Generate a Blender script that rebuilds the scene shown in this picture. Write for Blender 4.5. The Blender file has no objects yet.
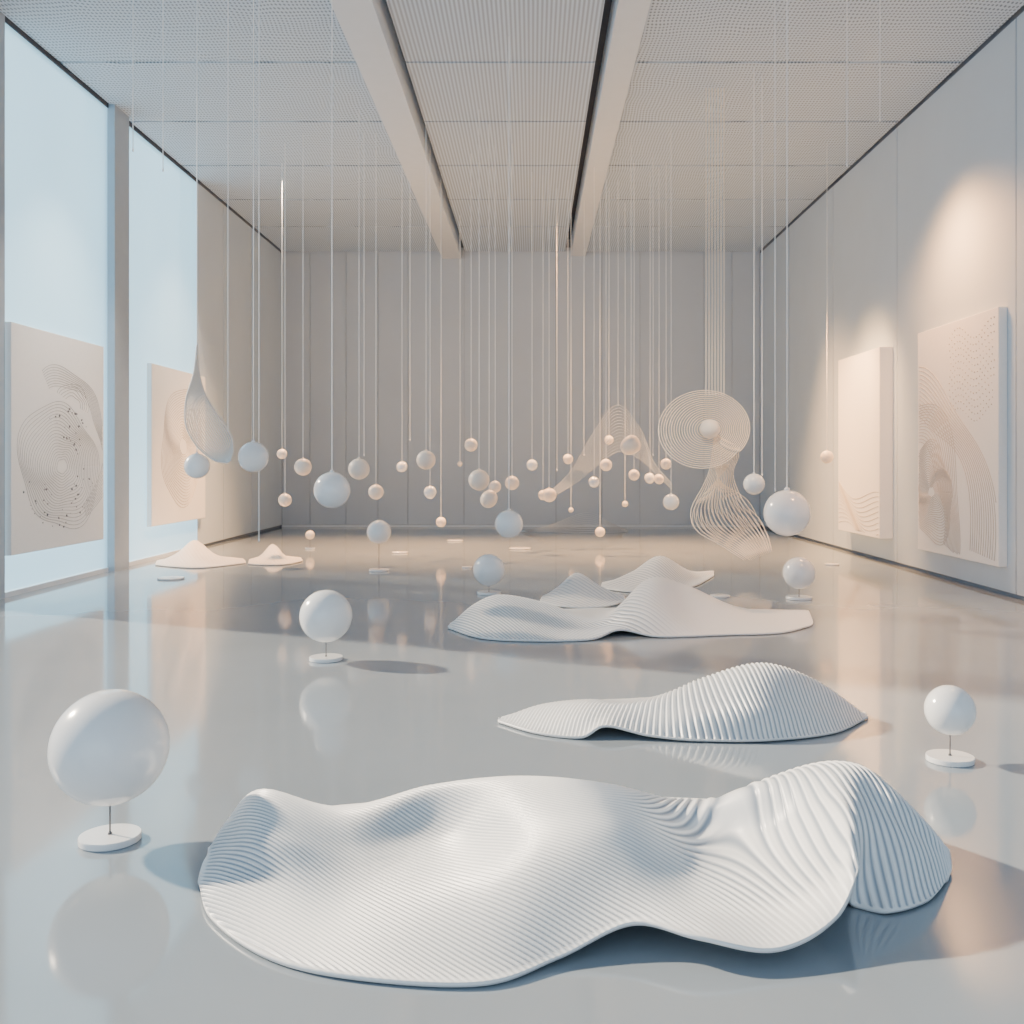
import bpy, math, random
import numpy as np
from mathutils import Vector
random.seed(4)
C = bpy.context.scene.collection
CAMH=1.5; PX=532.0; PY=463.0; F=1000.0
XL=-5.86; XR=5.344; YB=23.44; ZC=6.45; Y0=-3.0
PI=math.pi
def P(px,py,d): return np.array([(px-PX)*d/F, d, CAMH-(py-PY)*d/F])
def W(px,py,z):
    d=(CAMH-z)*F/(py-PY); return np.array([(px-PX)*d/F, d, z])

# ---------------- materials
def newmat(name):
    m=bpy.data.materials.new(name); m.use_nodes=True
    nt=m.node_tree; return m,nt,nt.nodes['Principled BSDF']
def mat(name,col,rough=.5,spec=.5,emit=None,es=0,coat=0,noise=0,nscale=6,bump=0):
    m,nt,b=newmat(name)
    b.inputs['Base Color'].default_value=(*col,1); b.inputs['Roughness'].default_value=rough
    b.inputs['Specular IOR Level'].default_value=spec
    b.inputs['Coat Weight'].default_value=coat
    if emit: b.inputs['Emission Color'].default_value=(*emit,1); b.inputs['Emission Strength'].default_value=es
    if noise or bump:
        g=nt.nodes.new('ShaderNodeNewGeometry'); n=nt.nodes.new('ShaderNodeTexNoise'); n.inputs['Scale'].default_value=nscale
        n.inputs['Detail'].default_value=4
        nt.links.new(g.outputs['Position'],n.inputs['Vector'])
        if noise:
            r=nt.nodes.new('ShaderNodeValToRGB')
            r.color_ramp.elements[0].position=.3; r.color_ramp.elements[1].position=.7
            r.color_ramp.elements[0].color=(*[c*(1-noise) for c in col],1); r.color_ramp.elements[1].color=(*[min(1,c*(1+noise)) for c in col],1)
            nt.links.new(n.outputs['Fac'],r.inputs['Fac']); nt.links.new(r.outputs['Color'],b.inputs['Base Color'])
        if bump:
            bp=nt.nodes.new('ShaderNodeBump'); bp.inputs['Strength'].default_value=bump; bp.inputs['Distance'].default_value=.01
            nt.links.new(n.outputs['Fac'],bp.inputs['Height']); nt.links.new(bp.outputs['Normal'],b.inputs['Normal'])
    return m
M_wall=mat('wall_paint',(.61,.70,.79),.5,.3,noise=.02,nscale=1.2)
M_wallback=mat('back_wall_paint',(.55,.61,.68),.5,.3,noise=.02,nscale=1.0)
M_gap=mat('dark_joint',(.09,.10,.12),.8,.1)
M_seam=mat('wall_joint',(.26,.30,.36),.8,.1)
M_pillar=mat('pillar_paint',(.40,.47,.54),.5,.3,noise=.02)
M_beam=mat('beam_paint',(.72,.76,.80),.5,.3,noise=.015)
M_white=mat('white_satin',(.88,.88,.88),.2,.5,coat=.5,noise=.01,nscale=3)
M_warmball=mat('cream_plaster',(.92,.80,.69),.4,.4,noise=.02,nscale=8)
M_wire=mat('white_wire',(.98,.97,.95),.4,.4,noise=.01)
M_strand=mat('cream_strand',(.98,.86,.72),.4,.4,noise=.01)
M_tear=mat('ivory_strand',(.84,.79,.73),.4,.4,noise=.01)
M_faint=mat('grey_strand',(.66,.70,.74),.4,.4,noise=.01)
M_pin=mat('steel_pin',(.12,.12,.13),.35,.5,noise=.02)
M_canvas=mat('canvas_white',(.94,.925,.90),.75,.2,noise=.012,nscale=30,bump=.1)
M_line=mat('relief_line',(.52,.51,.50),.7,.2,noise=.02)
M_linelight=mat('relief_line_light',(.62,.57,.52),.7,.2,noise=.02)
M_dot=mat('relief_dot',(.2,.2,.21),.7,.2,noise=.02)
M_lamp=mat('uplight_lens',(1,.8,.6),.4,.4,emit=(1,.75,.45),es=20,noise=.01)
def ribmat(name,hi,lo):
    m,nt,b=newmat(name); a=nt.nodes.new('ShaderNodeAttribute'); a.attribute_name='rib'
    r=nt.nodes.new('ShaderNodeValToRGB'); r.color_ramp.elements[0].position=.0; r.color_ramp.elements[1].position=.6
    r.color_ramp.elements[0].color=(*lo,1); r.color_ramp.elements[1].color=(*hi,1)  # lo paints cavity shade into the rib grooves
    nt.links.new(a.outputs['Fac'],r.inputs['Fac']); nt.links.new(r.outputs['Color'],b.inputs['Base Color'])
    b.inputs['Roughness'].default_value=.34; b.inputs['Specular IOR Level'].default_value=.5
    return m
M_plaster=ribmat('white_plaster_shaded_grooves',(.94,.935,.925),(.33,.38,.45))
M_cream=ribmat('cream_plaster_shaded_grooves',(.93,.87,.80),(.6,.56,.52))
def glass_mat():
    m=bpy.data.materials.new('frosted_window'); m.use_nodes=True; nt=m.node_tree; N=nt.nodes; L=nt.links
    b=N['Principled BSDF']; out=N['Material Output']
    b.inputs['Base Color'].default_value=(.6,.8,.9,1); b.inputs['Roughness'].default_value=.4
    b.inputs['Emission Color'].default_value=(.40,.78,1,1)
    g=N.new('ShaderNodeNewGeometry'); n=N.new('ShaderNodeTexNoise'); n.inputs['Scale'].default_value=.4; L.new(g.outputs['Position'],n.inputs['Vector'])
    r=N.new('ShaderNodeMapRange'); r.inputs['To Min'].default_value=1.2; r.inputs['To Max'].default_value=1.7
    L.new(n.outputs['Fac'],r.inputs['Value']); L.new(r.outputs['Result'],b.inputs['Emission Strength'])
    t=N.new('ShaderNodeBsdfTransparent'); t.inputs['Color'].default_value=(1,.97,.94,1)
    mx=N.new('ShaderNodeMixShader'); mx.inputs[0].default_value=.55
    L.new(b.outputs[0],mx.inputs[1]); L.new(t.outputs[0],mx.inputs[2]); L.new(mx.outputs[0],out.inputs['Surface'])
    return m
M_glass=glass_mat()
def floor_mat():
    m,nt,b=newmat('polished_floor'); N=nt.nodes; L=nt.links
    g=N.new('ShaderNodeNewGeometry')
    n=N.new('ShaderNodeTexNoise'); n.inputs['Scale'].default_value=.5; n.inputs['Detail'].default_value=3
    L.new(g.outputs['Position'],n.inputs['Vector'])
    r=N.new('ShaderNodeValToRGB'); r.color_ramp.elements[0].position=.35; r.color_ramp.elements[1].position=.65
    r.color_ramp.elements[0].color=(.27,.315,.36,1); r.color_ramp.elements[1].color=(.30,.345,.39,1)
    L.new(n.outputs['Fac'],r.inputs['Fac']); L.new(r.outputs['Color'],b.inputs['Base Color'])
    rr=N.new('ShaderNodeMapRange'); rr.inputs['To Min'].default_value=.06; rr.inputs['To Max'].default_value=.10
    L.new(n.outputs['Fac'],rr.inputs['Value']); L.new(rr.outputs['Result'],b.inputs['Roughness'])
    b.inputs['IOR'].default_value=1.85
    n2=N.new('ShaderNodeTexNoise'); n2.inputs['Scale'].default_value=1.6
    L.new(g.outputs['Position'],n2.inputs['Vector'])
    bp=N.new('ShaderNodeBump'); bp.inputs['Strength'].default_value=.1; bp.inputs['Distance'].default_value=.005
    L.new(n2.outputs['Fac'],bp.inputs['Height']); L.new(bp.outputs['Normal'],b.inputs['Normal'])
    return m
M_floor=floor_mat()
def tile_mat(name,kind):
    m,nt,b=newmat(name); N=nt.nodes; L=nt.links
    g=N.new('ShaderNodeNewGeometry'); s=N.new('ShaderNodeSeparateXYZ'); L.new(g.outputs['Position'],s.inputs[0])
    def sn(sock,per):
        a=N.new('ShaderNodeMath'); a.operation='MULTIPLY'; a.inputs[1].default_value=2*PI/per; L.new(sock,a.inputs[0])
        c=N.new('ShaderNodeMath'); c.operation='SINE'; L.new(a.outputs[0],c.inputs[0]); return c.outputs[0]
    if kind=='dots':
        w=N.new('ShaderNodeTexNoise'); w.inputs['Scale'].default_value=1.1; L.new(g.outputs['Position'],w.inputs['Vector'])
        ad=N.new('ShaderNodeMath'); ad.operation='MULTIPLY_ADD'; ad.inputs[1].default_value=.14; L.new(w.outputs['Fac'],ad.inputs[0]); L.new(s.outputs['X'],ad.inputs[2])
        ad2=N.new('ShaderNodeMath'); ad2.operation='MULTIPLY_ADD'; ad2.inputs[1].default_value=.3; L.new(w.outputs['Fac'],ad2.inputs[0]); L.new(s.outputs['Y'],ad2.inputs[2])
        a=sn(ad.outputs[0],.045); c=sn(ad2.outputs[0],.072)
        mu=N.new('ShaderNodeMath'); mu.operation='ADD'; L.new(a,mu.inputs[0]); L.new(c,mu.inputs[1]); h=mu.outputs[0]; lo,hi=.2,1.3
        dark=(.18,.23,.28,1)
    else:
        h=sn(s.outputs['X'],.05); lo,hi=-.6,.6; dark=(.33,.38,.44,1)
    r=N.new('ShaderNodeMapRange'); r.inputs['From Min'].default_value=lo; r.inputs['From Max'].default_value=hi; L.new(h,r.inputs['Value'])
    mx=N.new('ShaderNodeMix'); mx.data_type='RGBA'
    mx.inputs['A'].default_value=(.53,.61,.69,1); mx.inputs['B'].default_value=dark
    L.new(r.outputs['Result'],mx.inputs['Factor']); L.new(mx.outputs['Result'],b.inputs['Base Color'])
    L.new(mx.outputs['Result'],b.inputs['Emission Color']); b.inputs['Emission Strength'].default_value=.09  # faint glow added to the tiles as fill, lifts ceiling and room
    b.inputs['Roughness'].default_value=.7
    return m
M_dots=tile_mat('perforated_tile_glow','dots'); M_ridge=tile_mat('ridged_tile_glow','ridge')

# ---------------- mesh helpers
class MB:
    def __init__(s): s.v=[]; s.f=[]; s.n=0
    def add(s,v,f):
        v=np.asarray(v,float).reshape(-1,3); s.v.append(v); s.f.extend([tuple(i+s.n for i in q) for q in f]); s.n+=len(v); return s
    def box(s,x0,x1,y0,y1,z0,z1):
        v=[(x,y,z) for z in (z0,z1) for y in (y0,y1) for x in (x0,x1)]
        return s.add(v,[(0,2,3,1),(4,5,7,6),(0,1,5,4),(2,6,7,3),(0,4,6,2),(1,3,7,5)])
    def tube(s,pts,r,k=5,closed=False):
        pts=np.asarray(pts,float); n=len(pts)
        if closed: t=np.roll(pts,-1,0)-np.roll(pts,1,0)
        else: t=np.gradient(pts,axis=0)
        t/= (np.linalg.norm(t,axis=1,keepdims=True)+1e-12)
        up=np.tile(np.array([0.13,.98,.11]),(n,1)); a=np.cross(t,up); a/=np.linalg.norm(a,axis=1,keepdims=True)+1e-12; b=np.cross(t,a)
        an=np.arange(k)*2*PI/k
        v=(pts[:,None,:]+r*(np.cos(an)[None,:,None]*a[:,None,:]+np.sin(an)[None,:,None]*b[:,None,:])).reshape(-1,3)
        f=[]
        m=n if closed else n-1
        for i in range(m):
            j=(i+1)%n
            for q in range(k): f.append((i*k+q,i*k+(q+1)%k,j*k+(q+1)%k,j*k+q))
        if not closed: f.append(tuple(range(k-1,-1,-1))); f.append(tuple((n-1)*k+q for q in range(k)))
        return s.add(v,f)
    def lathe(s,prof,c=(0,0,0),k=48):
        v=[];f=[];n=len(prof)
        for (r,z) in prof:
            for q in range(k):
                a=2*PI*q/k; v.append((c[0]+r*math.cos(a),c[1]+r*math.sin(a),c[2]+z))
        for i in range(n-1):
            for q in range(k): f.append((i*k+q,i*k+(q+1)%k,(i+1)*k+(q+1)%k,(i+1)*k+q))
        f.append(tuple(range(k-1,-1,-1))); f.append(tuple((n-1)*k+q for q in range(k)))
        return s.add(v,f)
    def build(s,name,m,parent=None,smooth=False,loc=None):
        me=bpy.data.meshes.new(name); me.from_pydata(np.concatenate(s.v).tolist(),[],s.f); me.update()
        if smooth:
            me.polygons.foreach_set('use_smooth',[True]*len(me.polygons))
        me.materials.append(m); o=bpy.data.objects.new(name,me); C.objects.link(o)
        if parent: o.parent=parent
        if loc is not None: o.location=loc
        return o
def struct(o): o['kind']='structure'; return o
def tag(o,label,cat,group=None):
    o['label']=label; o['category']=cat
    if group: o['group']=group
    return o
def thing(name,loc,label,cat,group=None):
    o=bpy.data.objects.new(name,None); o.empty_display_size=.05; C.objects.link(o); o.location=loc
    return tag(o,label,cat,group)
def bevel(o,w=.004,seg=2):
    b=o.modifiers.new('bevel','BEVEL'); b.width=w; b.segments=seg; b.limit_method='ANGLE'

# ---------------- room
struct(MB().box(XL-.3,XR+.3,Y0,YB+.3,-.2,0).build('floor',M_floor))
ceil=struct(MB().box(XL-.3,XR+.3,Y0,YB+.3,ZC+.3,ZC+.5).build('ceiling',M_gap))
ys=[-3,-.55,1.6,3.75,5.9,8.05,10.2,12.35,14.5,16.65,18.8,20.95,23.42]
BL0,BL1=-2.1,-1.66; CL0,CL1=-1.56,.78; BR0,BR1=.91,1.25
for a,b in zip(ys[:-1],ys[1:]):
    for x0,x1,mm in ((XL+.03,BL0-.03,M_dots),(CL0,CL1,M_ridge),(BR1+.03,XR-.03,M_dots)):
        MB().box(x0,x1,a+.022,b-.022,ZC,ZC+.3).build('acoustic_tile',mm,ceil)
struct(MB().box(BL0,BL1,Y0,YB,ZC-.16,ZC+.3).build('trim_1',M_beam))
struct(MB().box(BR0,BR1,Y0,YB,ZC-.10,ZC+.3).build('trim_2',M_beam))
def ceil_z(x):
    if BL0<=x<=BL1: return ZC-.16
    if BR0<=x<=BR1: return ZC-.10
    if BL1<x<CL0 or CL1<x<BR0: return ZC+.3
    return ZC
wb=struct(MB().box(XL-.3,XR+.3,YB+.04,YB+.3,0,ZC+.3).build('wall_back',M_seam))
sx=[282,310,346,378,408,464,510,556,602,640,704,732,760]
xs=[(p-PX)*YB/F for p in sx]; xs[0]=XL; xs[-1]=XR
for a,b in zip(xs[:-1],xs[1:]):
    MB().box(a+.005,b-.005,YB,YB+.04,.06,ZC+.1).build('wall_panel',M_wallback,wb)
struct(MB().box(XL,XR,YB-.005,YB+.04,0.0,.055).build('baseboard_back',M_beam))
wr=struct(MB().box(XR+.04,XR+.3,Y0,YB+.3,0,ZC+.3).build('wall_right',M_seam))
seams=[-3,.5,4.0,7.5,11.04,14.64,17.75,20.8,YB]
for a,b in zip(seams[:-1],seams[1:]):
    MB().box(XR,XR+.04,a+.012,b-.012,.05,ZC-.04).build('wall_panel',M_wall,wr)
wl=struct(MB().box(XL-.3,XL-.04,17.5,YB+.3,0,ZC+.3).build('wall_left',M_seam))
for a,b in ((17.5,19.0),(19.0,20.9),(20.9,YB)):
    MB().box(XL-.04,XL,a+.012,b-.012,.05,ZC-.04).build('wall_panel',M_wall,wl)
struct(MB().box(XL-.3,XL+.10,13.8,14.3,0,ZC+.3).build('trim_3',M_pillar))
struct(MB().box(XL-.3,XL+.02,10.5,11.08,0,ZC+.3).build('trim_4',M_pillar))
for i,(a,b) in enumerate(((11.08,13.8),(14.3,17.5))):
    w=struct(MB().box(XL-.03,XL,a,b,.06,ZC-.05).build('window_%d'%(i+1),M_glass))
    MB().box(XL-.08,XL+.015,a,b,0,.06).build('window_frame',M_beam,w)
    MB().box(XL-.08,XL+.015,a,b,ZC-.05,ZC+.3).build('window_frame',M_gap,w)

# ---------------- rippled sheets
def cr(pts,n):
    pts=np.asarray(pts,float); m=len(pts)
    ext=np.concatenate([2*pts[:1]-pts[1:2],pts,2*pts[-1:]-pts[-2:-1]])
    t=np.linspace(0,m-1,n); i=np.minimum(t.astype(int),m-2); u=t-i
    sh=(n,)+(1,)*(pts.ndim-1); u=u.reshape(sh)
    p0,p1,p2,p3=ext[i],ext[i+1],ext[i+2],ext[i+3]
    return .5*((2*p1)+(-p0+p2)*u+(2*p0-5*p1+4*p2-p3)*u**2+(-p0+3*p1-3*p2+p3)*u**3)
def smooth(g,it):
    for _ in range(it):
        g2=g.copy(); g2[1:-1,:]=.25*g[:-2,:]+.5*g[1:-1,:]+.25*g[2:,:]
        g=g2.copy(); g[:,1:-1]=.25*g2[:,:-2]+.5*g2[:,1:-1]+.25*g2[:,2:]
    return g
def sheet(name,rows,nu,nv,phase,amp,label,cat='sculpture',th=.014,group=None,m=None,sm=10,groove_shade=None):
    m=m or M_plaster
    R=np.array([[W(*p) for p in r] for r in rows])
    G=cr(R,nv); G=cr(G.transpose(1,0,2),nu)
    G=smooth(G,sm)
    zm=th+.002
    z=G[...,2]; G[...,2]=zm+np.logaddexp(0,(z-zm)/.008)*.008
    du=np.gradient(G,axis=0); dv=np.gradient(G,axis=1)
    N=np.cross(du,dv); N/=np.linalg.norm(N,axis=2,keepdims=True)+1e-12
    if np.mean(N[...,2])<0: N=-N
    ph=phase(G); A=amp(G)
    uu=np.linspace(0,1,nu)[:,None]; vv=np.linspace(0,1,nv)[None,:]
    edge=np.clip(np.minimum(vv,1-vv)/.02,0,1)*np.clip(np.minimum(uu,1-uu)/.02,0,1)
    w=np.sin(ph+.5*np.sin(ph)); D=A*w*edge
    T=G+N*D[...,None]; B=G-N*th
    B[...,2]=np.maximum(B[...,2],.001); T[...,2]=np.maximum(T[...,2],B[...,2]+.002)
    tn=(groove_shade(G) if groove_shade else np.ones(G.shape[:2]))*edge
    rib=1-(1-(w*.5+.5))*tn  # low values mark grooves that take the painted shade
    c=np.array([T[...,0].mean(),T[...,1].mean(),0])
    V=np.concatenate([T.reshape(-1,3),B.reshape(-1,3)])-c
    idx=np.arange(nu*nv).reshape(nu,nv); o2=nu*nv
    a,b,c2,d=idx[:-1,:-1].ravel(),idx[1:,:-1].ravel(),idx[1:,1:].ravel(),idx[:-1,1:].ravel()
    q=np.stack([a,b,c2,d],1); q2=np.stack([d,c2,b,a],1)+o2
    rim=np.concatenate([idx[:,0],idx[-1,1:],idx[-2::-1,-1],idx[0,-2:0:-1]])
    rn=np.roll(rim,-1); q3=np.stack([rim,rim+o2,rn+o2,rn],1)
    Q=np.concatenate([q,q2,q3]).astype(np.int32)
    me=bpy.data.meshes.new(name)
    me.vertices.add(len(V)); me.vertices.foreach_set('co',V.astype(np.float32).ravel())
    me.loops.add(Q.size); me.loops.foreach_set('vertex_index',Q.ravel())
    me.polygons.add(len(Q)); me.polygons.foreach_set('loop_start',np.arange(0,Q.size,4,dtype=np.int32))
    me.polygons.foreach_set('loop_total',np.full(len(Q),4,dtype=np.int32))
    me.update(calc_edges=True); me.validate()
    me.polygons.foreach_set('use_smooth',np.ones(len(me.polygons),bool))
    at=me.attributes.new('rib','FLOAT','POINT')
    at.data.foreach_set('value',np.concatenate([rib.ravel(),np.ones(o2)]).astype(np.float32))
    me.materials.append(m)
    o=bpy.data.objects.new(name,me); C.objects.link(o); o.location=c
    return tag(o,label,cat,group)
def sst(a,b,x): t=np.clip((x-a)/(b-a),0,1); return t*t*(3-2*t)

A_F=[(198,880,.02),(210,918,.01),(265,957,.01),(350,978,.01),(480,985,.01),(560,956,.03),(632,922,.09),(700,936,.09),(775,948,.06),(834,918,.10),(860,868,.19),(852,906,.01),(890,913,.01),(930,901,.01),(949,880,.01)]
A_M=[(200,872,.02),(223,875,.05),(280,885,.06),(350,905,.05),(460,890,.10),(545,866,.17),(625,852,.17),(700,866,.06),(775,876,.07),(830,856,.18),(852,826,.28),(874,838,.20),(906,855,.145),(937,868,.07),(952,871,.015)]
A_N=[(203,863,.02),(228,848,.09),(272,835,.17),(350,850,.10),(445,835,.07),(530,820,.19),(618,818,.20),(695,832,.06),(762,834,.09),(812,808,.24),(842,790,.325),(870,797,.29),(902,823,.215),(936,850,.11),(952,865,.02)]
A_C=[(207,855,.03),(227,822,.10),(262,790,.20),(345,811,.14),(430,787,.17),(520,777,.2),(610,785,.18),(690,804,.12),(750,785,.22),(800,767,.3),(835,762,.33),(866,769,.32),(899,795,.265),(934,832,.15),(951,857,.03)]
A_B=[(208,850,.01),(234,828,.01),(270,815,.01),(340,807,.01),(430,800,.01),(520,795,.01),(610,797,.01),(690,800,.01),(750,803,.01),(800,805,.01),(835,808,.01),(865,815,.01),(905,826,.01),(938,842,.01),(950,852,.01)]
def phA(G):
    x,y,z=G[...,0],G[...,1],G[...,2]
    s=sst(.0,.95,x)
    g=.2*np.log1p(np.exp((x-.30)/.2))
    return 2*PI/.026*((y-3.6)*(1-.9*s)+g*1.05+.50*x*(1-s)+.20*np.sin(2.2*x+1.0)*(1-s)+.9*z*(1-s)+.04*np.sin(5*x+3*y))
def calmA(G):
    x,y=G[...,0],G[...,1]
    return sst(.3,.6,x)*(1-sst(3.1,3.35,y))*(1-sst(1.0,1.08,x))
def amA(G):
    return .0050*(1-.8*calmA(G))*(1-.25*sst(.6,.8,G[...,0]))
sheet('rippled_sheet',[A_F,A_M,A_N,A_C,A_B],1200,500,phA,amA,'largest white rippled wavy sheet sculpture lying across the foreground floor',sm=26,groove_shade=lambda G:1-.85*calmA(G))
B_F=[(498,722,.01),(535,733,.01),(578,738,.01),(605,725,.07),(650,735,.03),(700,741,.01),(770,741,.01),(835,733,.01),(868,718,.01)]
B_M=[(498,721,.01),(535,720,.04),(580,716,.08),(615,710,.1),(655,714,.1),(705,708,.15),(765,703,.18),(828,708,.11),(868,717,.01)]
B_C=[(500,719,.02),(540,705,.07),(585,700,.10),(625,702,.11),(660,696,.15),(705,677,.24),(762,663,.32),(815,680,.22),(866,715,.02)]
B_B=[(502,718,.01),(540,708,.01),(585,702,.01),(625,700,.01),(660,698,.01),(705,696,.01),(762,696,.01),(815,702,.01),(866,714,.01)]
def phB(G):
    x,y,z=G[...,0],G[...,1],G[...,2]
    return 2*PI/.0255*(x+.12*np.sin((y-5)*2)+.05*np.sin(3*x)-.35*(y-5.8)*(1-sst(.4,1.2,x)))
sheet('rippled_sheet',[B_F,B_M,B_C,B_B],1000,200,phB,lambda G:.0045*np.ones(G.shape[:2])*(.35+.65*sst(.2,.9,G[...,0])),'white ribbed dune shaped sheet with one tall hump, directly behind the largest sheet',groove_shade=lambda G:.5+.5*sst(.2,.9,G[...,0]))
C_F=[(448,628,.01),(480,638,.01),(530,641,.01),(588,640,.01),(620,629,.06),(662,637,.01),(725,635,.01),(780,633,.01),(811,626,.01)]
C_M=[(448,627,.01),(478,622,.07),(520,624,.08),(565,631,.025),(608,625,.05),(650,606,.21),(700,619,.09),(772,624,.035),(813,622,.02)]
C_C=[(449,626,.01),(475,604,.13),(502,595,.2),(545,603,.15),(600,619,.06),(648,579,.37),(686,585,.30),(745,610,.09),(809,611,.06)]
C_B=[(450,624,.01),(475,614,.01),(500,610,.01),(545,610,.01),(600,609,.01),(655,608,.01),(700,609,.01),(760,610,.01),(806,611,.01)]
def phC(G):
    x,y,z=G[...,0],G[...,1],G[...,2]
    return 2*PI/.042*(x+.5*(y-9)+.1*np.sin(3*x))
sheet('rippled_sheet',[C_F,C_M,C_C,C_B],700,160,phC,lambda G:.005*(1-.75*sst(.7,1.1,G[...,0])),'white wavy sheet with two peaks, in the middle of the floor behind the ribbed dune',th=.016,sm=4,groove_shade=lambda G:1-.5*sst(.8,1.3,G[...,0]))
def small(F_,C_,B_,label,lam=.06,amp=.005,group=None,m=None,tn=.6):
    M2=[]
    for f,c in zip(F_,C_):
        df=(1.5-f[2])*1000/(f[1]-PY); dc=(1.5-c[2])*1000/(c[1]-PY); d=.55*df+.45*dc; zz=max(.01,.38*c[2])
        M2.append(((f[0]+c[0])/2,PY+(1.5-zz)*1000/d,zz))
    sheet('rippled_sheet',[F_,M2,C_,B_],260,90,lambda G:2*PI/lam*(G[...,0]+.5*G[...,1]),lambda G:amp*np.ones(G.shape[:2]),label,th=.015,group=group,m=m,sm=4,groove_shade=lambda G:tn*np.ones(G.shape[:2]))
z1=.01
small([(540,601,z1),(558,606,z1),(582,608,z1),(605,607,z1),(626,602,z1)],[(541,599,z1),(558,587,.10),(577,573,.22),(600,586,.12),(625,598,.03)],[(542,597,z1),(558,590,z1),(577,588,z1),(600,590,z1),(624,596,z1)],'small pointed white dune sheet just behind the two peaked sheet, at its left',amp=.003,tn=.8)
small([(600,588,z1),(630,592,z1),(665,592,z1),(695,586,z1),(714,576,z1)],[(601,586,z1),(632,572,.12),(660,556,.29),(690,571,.09),(714,571,.04)],[(602,583,z1),(632,577,z1),(660,575.5,z1),(690,574,z1),(714,571.5,z1)],'pointed white dune sheet furthest back in the central cluster, right of the small pointed one',tn=1)
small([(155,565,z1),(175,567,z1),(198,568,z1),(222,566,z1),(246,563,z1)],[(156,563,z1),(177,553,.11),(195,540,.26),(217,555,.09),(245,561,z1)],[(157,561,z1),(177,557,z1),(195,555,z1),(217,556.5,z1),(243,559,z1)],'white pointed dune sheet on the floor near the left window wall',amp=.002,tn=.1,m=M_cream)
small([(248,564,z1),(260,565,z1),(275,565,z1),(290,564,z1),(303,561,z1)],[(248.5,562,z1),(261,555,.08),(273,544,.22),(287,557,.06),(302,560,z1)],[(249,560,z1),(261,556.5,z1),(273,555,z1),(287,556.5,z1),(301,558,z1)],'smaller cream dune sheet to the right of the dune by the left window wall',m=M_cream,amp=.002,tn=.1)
mb=MB(); c0=W(580,533,0)
for j in range(11):
    s=j/10
    L_=[(518,532-s,0.006),(548,532-6*s,.02+.17*s),(586,532.5-20*s,.03+.40*s),(608,532.5-11*s,.02+.25*s),(628,532-s,.006)]
    mb.tube(cr(np.array([W(*p) for p in L_]),40)-c0,.0045,4)
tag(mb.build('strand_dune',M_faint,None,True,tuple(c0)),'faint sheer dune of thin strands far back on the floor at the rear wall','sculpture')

# ---------------- spheres
def uvs(r,c=(0,0,0),ru=48,rv=28,lump=0,seed=0):
    rnd=random.Random(seed); ks=[(rnd.uniform(-2.5,2.5),rnd.uniform(-2.5,2.5),rnd.uniform(-2.5,2.5),rnd.uniform(0,6)) for _ in range(4)]
    v=[];f=[]
    def rr(x,y,z): return r*(1+lump*sum(math.sin(a*x+b*y+e*z+p) for a,b,e,p in ks))
    v.append((c[0],c[1],c[2]-rr(0,0,-1)))
    for i in range(1,rv):
        t=-PI/2+PI*i/rv
        for q in range(ru):
            a=2*PI*q/ru; x,y,z=math.cos(t)*math.cos(a),math.cos(t)*math.sin(a),math.sin(t); k=rr(x,y,z)
            v.append((c[0]+k*x,c[1]+k*y,c[2]+k*z))
    v.append((c[0],c[1],c[2]+rr(0,0,1))); top=len(v)-1
    for q in range(ru): f.append((0,1+(q+1)%ru,1+q))
    for i in range(rv-2):
        for q in range(ru): f.append((1+i*ru+q,1+i*ru+(q+1)%ru,1+(i+1)*ru+(q+1)%ru,1+(i+1)*ru+q))
    b=1+(rv-2)*ru
    for q in range(ru): f.append((b+q,b+(q+1)%ru,top))
    return v,f
def pedestal(px,py,rpx,pby,bw,label,m=M_white,th=.028,pr=.0035):
    d=1500/(pby-PY); r=rpx*d/F; c=P(px,py,d)
    t=thing('pedestal_sphere',(c[0],d,0),label,'sphere sculpture','spheres on pin stands')
    MB().add(*uvs(r,(0,0,c[2]),64,36)).build('sphere',m,t,True)
    br=bw/2*d/F
    MB().lathe([(br*.96,0),(br,.004),(br,th-.004),(br*.985,th),(.0008,th)],k=56).build('base',M_white,t)
    MB().lathe([(pr,th-.002),(pr,c[2]-r+.01)],k=10).build('pin',M_pin,t,True)
    MB().lathe([(pr*2.5,0),(pr*2,.008)],(0,0,th),k=12).build('collar',M_pin,t,True)
pedestal(110,747,56.5,841,59,'largest glossy white sphere on pin stand, left foreground beside the biggest sheet')
pedestal(326,616,26,660,33,'white sphere on pin stand standing alone on the open floor left of centre')
pedestal(950,710,24.5,761,46,'white sphere on pin stand at the right, beside the ribbed dune')
pedestal(799,573,16,599,26,'white sphere on pin stand behind the right tip of the two peaked sheet')
pedestal(379,532,12,571,20,'small white sphere on a tall pin stand, far left of centre floor')
pedestal(489,570,16,594,24,'white sphere on low pin stand behind the left peak of the two peaked sheet')
pedestal(310,535,4.5,549,10,'tiny cream sphere on stand near the rear floor, right of the cream dune',M_warmball)

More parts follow.
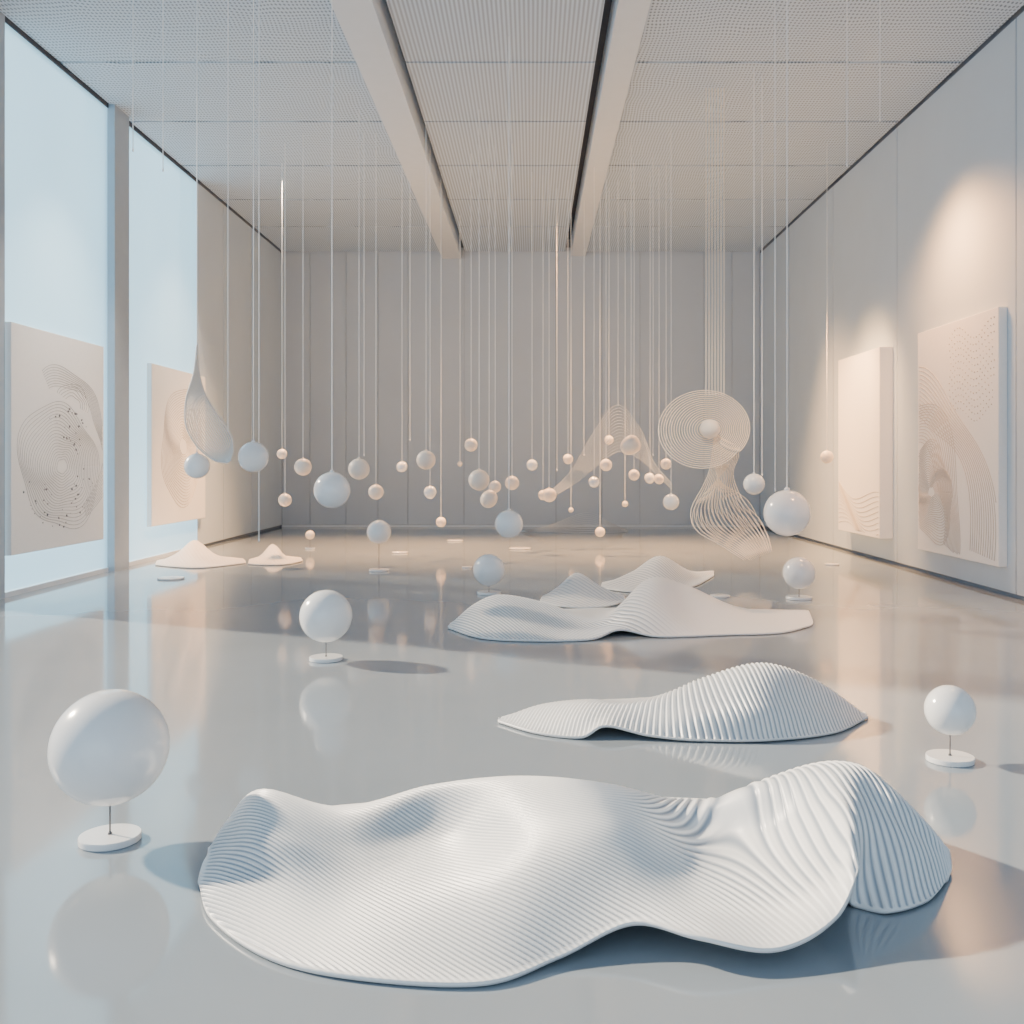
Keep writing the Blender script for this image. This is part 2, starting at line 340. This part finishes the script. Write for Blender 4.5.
hang=[
(197,466,12.5,9.2,0,0,'white hanging sphere directly under the teardrop strand net'),
(253.5,457,15,9.6,0,0,'white hanging sphere just right of the teardrop strand net'),
(282,454,5,16.5,1,0,'tiny cream hanging ball upper right of the sphere beside the teardrop net'),
(303,467,8.5,15,1,0,'cream hanging ball up and left of the largest left hanging sphere'),
(285,500,6.5,15.5,1,0,'small cream hanging ball low and left of the largest left hanging sphere'),
(332,490,18,10,0,0,'largest hanging white sphere on the left half of the room'),
(359,469,10.5,14,1,0,'cream hanging ball close above right of the largest left hanging sphere'),
(376,492,7.5,15,1,0,'small hanging ball right of the largest left hanging sphere at its height'),
(402,467,5.5,16.5,0,.05,'small uneven white pebble hanging left of the cream ball near the middle'),
(426,460,9.5,14.5,1,0,'cream hanging ball left of the pair of stacked small balls near the middle'),
(430,492,6,16,0,.06,'small uneven white pebble hanging below the cream ball left of the middle'),
(441,522,5,17.5,1,0,'tiny cream ball hanging low near floor left of the white low sphere'),
(471,445,6.5,16,1,0,'small cream ball hanging highest near the middle of the room'),
(460,464,2.5,20,1,0,'minute far hanging ball left of the highest middle ball'),
(479,480,10.5,14,1,0,'largest cream ball in the tight middle cluster'),
(489,499,8.5,14.6,1,.04,'lumpy cream pebble hanging lowest in the tight middle cluster'),
(495,487,6,15.2,1,.02,'small cream ball between the two bigger cluster balls'),
(512,483,7,15.5,1,0,'cream ball at the right end of the tight middle cluster'),
(509,524,14,11.6,0,0,'white sphere hanging low above the floor at the middle of the room'),
(532,465,5.5,17,0,0,'small white hanging ball right of the tight middle cluster'),
(543,495,5,17.2,1,.04,'smaller half of the touching pair of balls right of the middle'),
(549,495,7,16.5,1,.02,'larger half of the touching pair of balls right of the middle'),
(568,459,5,17.5,1,.02,'small cream hanging ball between the middle pair and the faint arched net'),
(594,482,5.5,16.4,0,0,'small white hanging ball under the left slope of the faint arched net'),
(606,465,6,16.5,1,0,'cream ball hanging inside the left slope of the faint arched net'),
(609,440,4.5,18,1,0,'tiny cream ball hanging near the top of the faint arched net'),
(631,446,10,15.5,1,.05,'biggest cream rounded pebble hanging in the faint arched net'),
(634,475,5.5,16.5,1,0,'small ball below the biggest pebble in the faint arched net'),
(650,478,5,17,0,.05,'left small pebble of the pair hanging left of the spiral net'),
(659,479,5,16.8,1,.04,'right small pebble of the pair hanging left of the spiral net'),
(666,464,5.5,16.5,1,0,'small ball hanging just left of the spiral net disc'),
(671,502,8,14.8,0,0,'white ball hanging low to the left of the spiral net tail'),
(625,504,3,19,1,0,'minute ball hanging low under the faint arched net'),
(600,532,5,18,1,0,'tiny ball hanging close above the rear floor in front of far dune'),
(571,510,2.5,19,1,0,'minute ball hanging above the far dune at its left'),
(754,484,10.5,12.5,0,0,'medium white hanging ball right of the spiral net, above the large right sphere'),
(787,513,23,9.5,0,0,'largest hanging white sphere on the right half of the room'),
(827,457,6.5,15.5,1,0,'small cream hanging ball nearest the right wall'),
]
mats=[M_white,M_warmball]
for i,(px,py,r_,d,mi,lump,label) in enumerate(hang):
    c=P(px,py,d); r=r_*d/F
    t=thing('hanging_sphere',tuple(c),label,'hanging ball','balls hanging on wires')
    MB().add(*uvs(r,(0,0,0),48 if r_>8 else 28,28 if r_>8 else 18,lump,i)).build('sphere',mats[mi],t,True)
    wr_=.0005*d if d<13 else .00029*d
    MB().lathe([(wr_,r*.95),(wr_,ceil_z(c[0])-c[2])],k=6).build('wire',M_wire,t)
    if r_>=6: MB().lathe([(r*.13,r*.96),(r*.13,r*1.05),(r*.06,r*1.12)],k=16).build('cap',mats[mi],t,True)
for px,yb,d,label in ((133,150,10.6,'bare wire hanging at the dark pillar between the left windows'),
    (163,170,10.3,'bare wire hanging in front of the second left window'),
    (259,540,10.4,'bare wire reaching nearly to the floor right of the teardrop net'),
    (364,455,15,'bare wire ending above the cream ball by the largest left hanging sphere'),
    (410,440,17,'bare wire ending left of the cream ball near the middle'),
    (557,470,18,'bare wire left of the faint arched net'),
    (584,455,18.5,'bare wire over the left slope of the faint arched net'),
    (653,455,16,'bare wire over the right foot of the faint arched net'),
    (762,475,12.8,'bare wire just right of the wire of the medium right ball'),
    (775,490,10.4,'bare wire ending at the upper left of the largest right sphere'),
    (847,165,10.5,'short bare wire high in front of the right wall'),
    (880,120,10.5,'shortest bare wire high on the right, nearest the right wall')):
    c=P(px,yb,d); t=thing('hanging_wire',tuple(c),label,'wire','bare wires hanging from ceiling')
    wr_=.00045*d if d<13 else .00029*d
    MB().lathe([(wr_,0),(wr_,ceil_z(c[0])-c[2])],k=6).build('wire_strand',M_wire,t)
    MB().lathe([(wr_*.6,-.02),(wr_*2,-.012),(wr_*2,.012),(wr_*.6,.02)],k=8).build('ferrule',M_wire,t,True)

for px,py,w,label in ((171,579,26,'flat white disc on the floor below the left window wall dune'),
    (720,597,20,'flat white disc on the floor right behind the right peak of the two peaked sheet'),
    (467,568,10,'tiny flat white disc on the floor left of the low pin stand sphere'),
    (832,565,14,'flat white disc on the floor near the right wall'),
    (455,541,16,'small flat disc far back on the floor left of the middle'),
    (520,549,22,'thin flat disc far back on the floor at the middle'),
    (400,553,16,'small flat disc on the far floor right of the tall pin stand')):
    d=1500/(py-PY); r=w/2*d/F
    o=MB().lathe([(r*.95,0),(r,.006),(r,.018),(r*.96,.022),(.001,.024)],k=40).build('floor_disc',M_white,None,False,((px-PX)*d/F,d,0))
    tag(o,label,'disc','flat discs on the floor')

# ---------------- strand nets
def cath(px,d,n=60): return cr(np.array([P(x,y,d+dz) for x,y,dz in px]),n)
def lerp(a,b,s): return tuple(p+(q-p)*s for p,q in zip(a,b))
d=9.0; ap=P(197,345,d)
t=thing('teardrop_net',tuple(ap),'white teardrop net of fine curved strands hanging in front of the left window wall','hanging sculpture')
mb=MB()
LE=[(197,345,0),(194,372,0),(186,400,0),(186,425,0),(197,446,0),(214,460,0),(228,463,0)]
RI=[(197,345,0),(199,372,.1),(206,396,.25),(220,418,.3),(231,436,.2),(233,450,.1),(230,462,0)]
for k in range(18):
    s=k/17; mb.tube(cath([lerp(a,b,s) for a,b in zip(LE,RI)],d,60)-ap,.0085 if k in (0,17) else .0055,4)
mb.build('strands',M_tear,t,True)
MB().lathe([(.0045,-.01),(.0045,ceil_z(ap[0])-ap[2])],k=6).build('wire',M_wire,t)
c=P(228,432,d+.15)-ap
MB().lathe([(.004,c[2]),(.004,ceil_z(ap[0])-ap[2])],(c[0],c[1],0),k=6).build('wire',M_wire,t)
# spiral net
d=13.2; c0=P(707,430,d)
t=thing('spiral_net',tuple(c0),'large cream spiral net of fine strands with long twisting tail, hanging at right','hanging sculpture')
mb=MB(); NS=17
for k in range(NS):
    s=k/(NS-1); pts=[]
    for i,a in enumerate(np.linspace(math.radians(330),math.radians(-78+40*s),54)):
        f=i/53; ex=14*(1-s)*f
        gr=.80+.20*math.sin(PI*min(1,f*.9)**.9)
        rx=(9+39*s)*gr; ry=(7+34*s)*gr
        pts.append((706+ex*.5+rx*math.cos(a),431-2*(1-s)-ry*math.sin(a),.35*s*math.sin(a)-.1))
    tail=[(712+26*s,456+2*s,.0),(709+24*s,472,.05),(702+34*s,488-2*s,.15),(691+54*s,510-6*s,.35*(1-s)),(696+64*s,530-10*s,.25),(722+46*s,546-8*s,.15),(744+27*s,560-10*s,0)]
    mb.tube(cath(pts+tail,d,200)-c0,.0065,4)
for k in range(15):
    s=k/14
    L_=[(714+16*s,464,.12),(721-6*s,482,.22),(746-52*s,499+10*s,.3),(758-60*s,518+14*s,.3),(768-36*s,536+12*s,.2),(772-22*s,552+8*s,.02)]
    mb.tube(cath(L_,d,60)-c0,.0050,4)
mb.build('spiral_strands',M_strand,t,True)
v,f=uvs(.13,(0,-.2,0),32,20,.03,5); MB().add(v,f).build('core_knot',M_warmball,t,True)
for px in (706,709,712,715,718,721,724):
    c=P(px,393,d)-c0
    MB().lathe([(.0055,c[2]-.03),(.0055,ZC-c0[2])],(c[0],0,0),k=6).build('wire',M_strand,t)
# faint arched net
d=17.5; c0=P(617,405,d)
t=thing('arched_net',tuple(c0),'faint mountain shaped net of thin strands hanging far back, left of the spiral','hanging sculpture')
mb=MB()
for k in range(16):
    s=k/15
    L_=[(540+8*s,500,0),(570+10*s,472+8*s,.1),(595+8*s,430+30*s,.2*s),(618+4*s,405+46*s,.3*s),(641,430+30*s,.2*s),(654+2*s,462+12*s,.1),(672,484+6*s,0)]
    mb.tube(cath(L_,d,50)-c0,.0026,4)
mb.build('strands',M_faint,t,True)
c=P(618,405,d)-c0
MB().lathe([(.004,c[2]-.02),(.004,ceil_z(c0[0])-c0[2])],(c[0],0,0),k=6).build('wire',M_wire,t)

# ---------------- relief canvases
def canvas(side,Xf,Xw,y0,y1,z0,z1,lines,dots,label,lm,lr=.006,dm=None):
    cy=(y0+y1)/2
    t=thing('relief_canvas',(Xw,cy,z0),label,'artwork','relief canvases on the side walls')
    o=MB().box(min(0,Xf-Xw),max(0,Xf-Xw),y0-cy,y1-cy,0,z1-z0).build('panel',M_canvas,t); bevel(o,.008)
    mb=MB(); W_=y1-y0; H=z1-z0
    for L_ in lines:
        run=[]
        for (u,v) in list(L_)+[(9,9)]:
            if .02<u<.98 and .015<v<.985:
                yy=(u if side<0 else 1-u)*W_+y0-cy
                run.append((Xf-Xw,yy,v*H))
            else:
                if len(run)>3: mb.tube(run,lr,4)
                run=[]
    mb.build('relief_lines',lm,t,True)
    if dots:
        mb=MB()
        for (u,v,r) in dots:
            yy=(u if side<0 else 1-u)*W_+y0-cy
            vv,ff=uvs(r,(Xf-Xw,yy,v*H),8,6,.15,int(u*1000)); mb.add(vv,ff)
        mb.build('relief_dots',dm or M_dot,t,True)['kind']='stuff'
    return t
def finger(cx,cy,rx,ry,n,wob,ph,r0=.1,a0=0,a1=2*PI,tw=3):
    out=[]
    for k in range(n):
        s=r0+(1-r0)*(k+1)/n; L_=[]
        for a in np.linspace(a0,a1,120):
            w=1+wob*math.sin(2*a+ph+s*tw)+wob*.5*math.sin(5*a+ph*2+s*5)
            L_.append((cx+rx*s*w*math.cos(a),cy+ry*s*w*math.sin(a)))
        out.append(L_)
    return out
def waves(n,v0,v1,amp,fr,ph,u0=0,u1=1,tilt=0,dp=.15):
    out=[]
    for k in range(n):
        s=k/(n-1); L_=[]
        for u in np.linspace(u0,u1,80):
            L_.append((u,v0+(v1-v0)*s+amp*math.sin(fr*u+ph+dp*k)+tilt*u))
        out.append(L_)
    return out
rd=random.Random(2)
dots=[]
for k in range(85):
    a=rd.choice([rd.gauss(1.1,.35),rd.gauss(4.3,.5),rd.gauss(5.6,.4)]); s=rd.choice([.5,.66,.8,.93])+rd.uniform(-.03,.03)
    dots.append((.48+.42*s*math.cos(a),.38+.30*s*math.sin(a),rd.choice([.006,.009,.013])))
canvas(-1,XL+.08,XL,11.1,13.5,.47,3.07,finger(.50,.38,.42,.30,20,.10,.9,.08,tw=2)+finger(.60,.48,.46,.36,9,.10,2.4,.76,-1.2,2.2,tw=1)+finger(.62,.68,.2,.09,5,.1,1.6,.3,-.4,2.6),dots,'white relief canvas with fingerprint swirl and black specks, nearest on the left wall',M_line,.0045)
canvas(-1,XL+.08,XL,15.2,17.7,.53,3.02,finger(.55,.5,.42,.36,20,.09,2.0,.12),[],'white relief canvas with faint oval rings, further back on the left wall',M_linelight,.006)
d2=[]
for i in range(17):
    for j in range(13):
        u=.45+.032*i+.01*math.sin(j); v=.60+.028*j+.03*math.sin(i*.5)
        if (u-.1)**2/.7+(v-.1)**2/.55>.62 and u<.96 and v<.97: d2.append((u,v,.009))
canvas(1,XR-.10,XR,11.24,13.6,.33,3.26,finger(.20,.27,.30,.20,22,.16,1.0,.1)+finger(.0,.14,.62,.50,14,.10,2.2,.62,-.3,2.0)+finger(.0,.1,.92,.76,13,.09,.9,.70,-.1,1.75,tw=1.5),d2,'large cream relief canvas with nested domed curves, nearest on the right wall',M_linelight,.0065,M_linelight)
canvas(1,XR-.20,XR,14.8,16.8,.38,3.22,waves(16,.03,.30,.06,4.5,.2,0,1,-.12,.2),[],'thick cream relief canvas with low wave lines, further back on the right wall',M_linelight,.006)

c=W(217,529,.0); t=thing('floor_uplight',tuple(c),'tiny glowing warm floor light at the foot of the left rear wall','lamp')
MB().lathe([(.07,0),(.08,.01),(.08,.05),(.06,.06)],k=24).build('housing',M_beam,t)
v,f=uvs(.05,(0,0,.07),20,12); MB().add(v,f).build('lens',M_lamp,t,True)

# ---------------- lights
def lamp(kind,name,loc,energy,col,target=None,**kw):
    l=bpy.data.lights.new(name,kind); l.energy=energy; l.color=col
    for k,v_ in kw.items(): setattr(l,k,v_)
    o=bpy.data.objects.new(name,l); C.objects.link(o); o.location=loc
    if target is not None:
        o.rotation_euler=(Vector(target)-Vector(loc)).to_track_quat('-Z','Y').to_euler()
    return o
el=math.radians(28)
lamp('SUN','sun',(-8,5,6),11,(1,.83,.62),(-8+1,5-.45,6-1.097*math.tan(el)),angle=math.radians(2.0))
lamp('SUN','fill_sun',(0,-6,3),.7,(.74,.86,1),(0.05,-5,3.05),angle=math.radians(60))  # added soft fill from behind the camera, brightens the deep end
lamp('SPOT','canvas_spot',(4.35,12.45,4.9),800,(1,.46,.16),(5.34,12.4,2.9),spot_size=math.radians(140),spot_blend=1,shadow_soft_size=.3)
lamp('SPOT','canvas_spot',(3.7,15.3,3.9),1100,(1,.52,.20),(5.14,15.7,2.3),spot_size=math.radians(95),spot_blend=1,shadow_soft_size=.3)
lamp('SPOT','canvas_spot',(-4.0,12.3,6.2),900,(1,.88,.76),(-5.8,12.3,1.8),spot_size=math.radians(66),spot_blend=1,shadow_soft_size=.12)
lamp('SPOT','canvas_spot',(-4.0,16.4,6.2),900,(1,.74,.54),(-5.8,16.4,1.8),spot_size=math.radians(66),spot_blend=1,shadow_soft_size=.12)
lamp('SPOT','net_fill',(1.2,10.0,6.2),1200,(1,.76,.5),(2.4,13.2,1.6),spot_size=math.radians(34),spot_blend=1,shadow_soft_size=.1)  # added lamp without a fixture, brightens the spiral net
for x in (-3.6,0,3.6):
    lamp('SPOT','floor_spot',(x,18.0,6.3),7500,(1,.50,.19),(x,17.2,0),spot_size=math.radians(74),spot_blend=1,shadow_soft_size=.3)
lamp('SPOT','floor_spot',(4.2,8.0,6.3),1800,(1,.50,.2),(4.2,8.0,0),spot_size=math.radians(70),spot_blend=1,shadow_soft_size=.3)
lamp('POINT','uplight_glow',(c[0],c[1]-.1,.2),60,(1,.6,.3),shadow_soft_size=.05)

w=bpy.data.worlds.new('world'); bpy.context.scene.world=w; w.use_nodes=True
bg=w.node_tree.nodes['Background']; bg.inputs['Color'].default_value=(.57,.79,1,1); bg.inputs['Strength'].default_value=1.05

cam=bpy.data.cameras.new('camera'); co=bpy.data.objects.new('camera',cam); C.objects.link(co)
co.location=(0,0,CAMH); co.rotation_euler=(PI/2,0,0); cam.sensor_width=36; cam.lens=36*F/1024
cam.shift_x=-(PX-512)/1024; cam.shift_y=-(512-PY)/1024
cam.clip_end=200
bpy.context.scene.camera=co
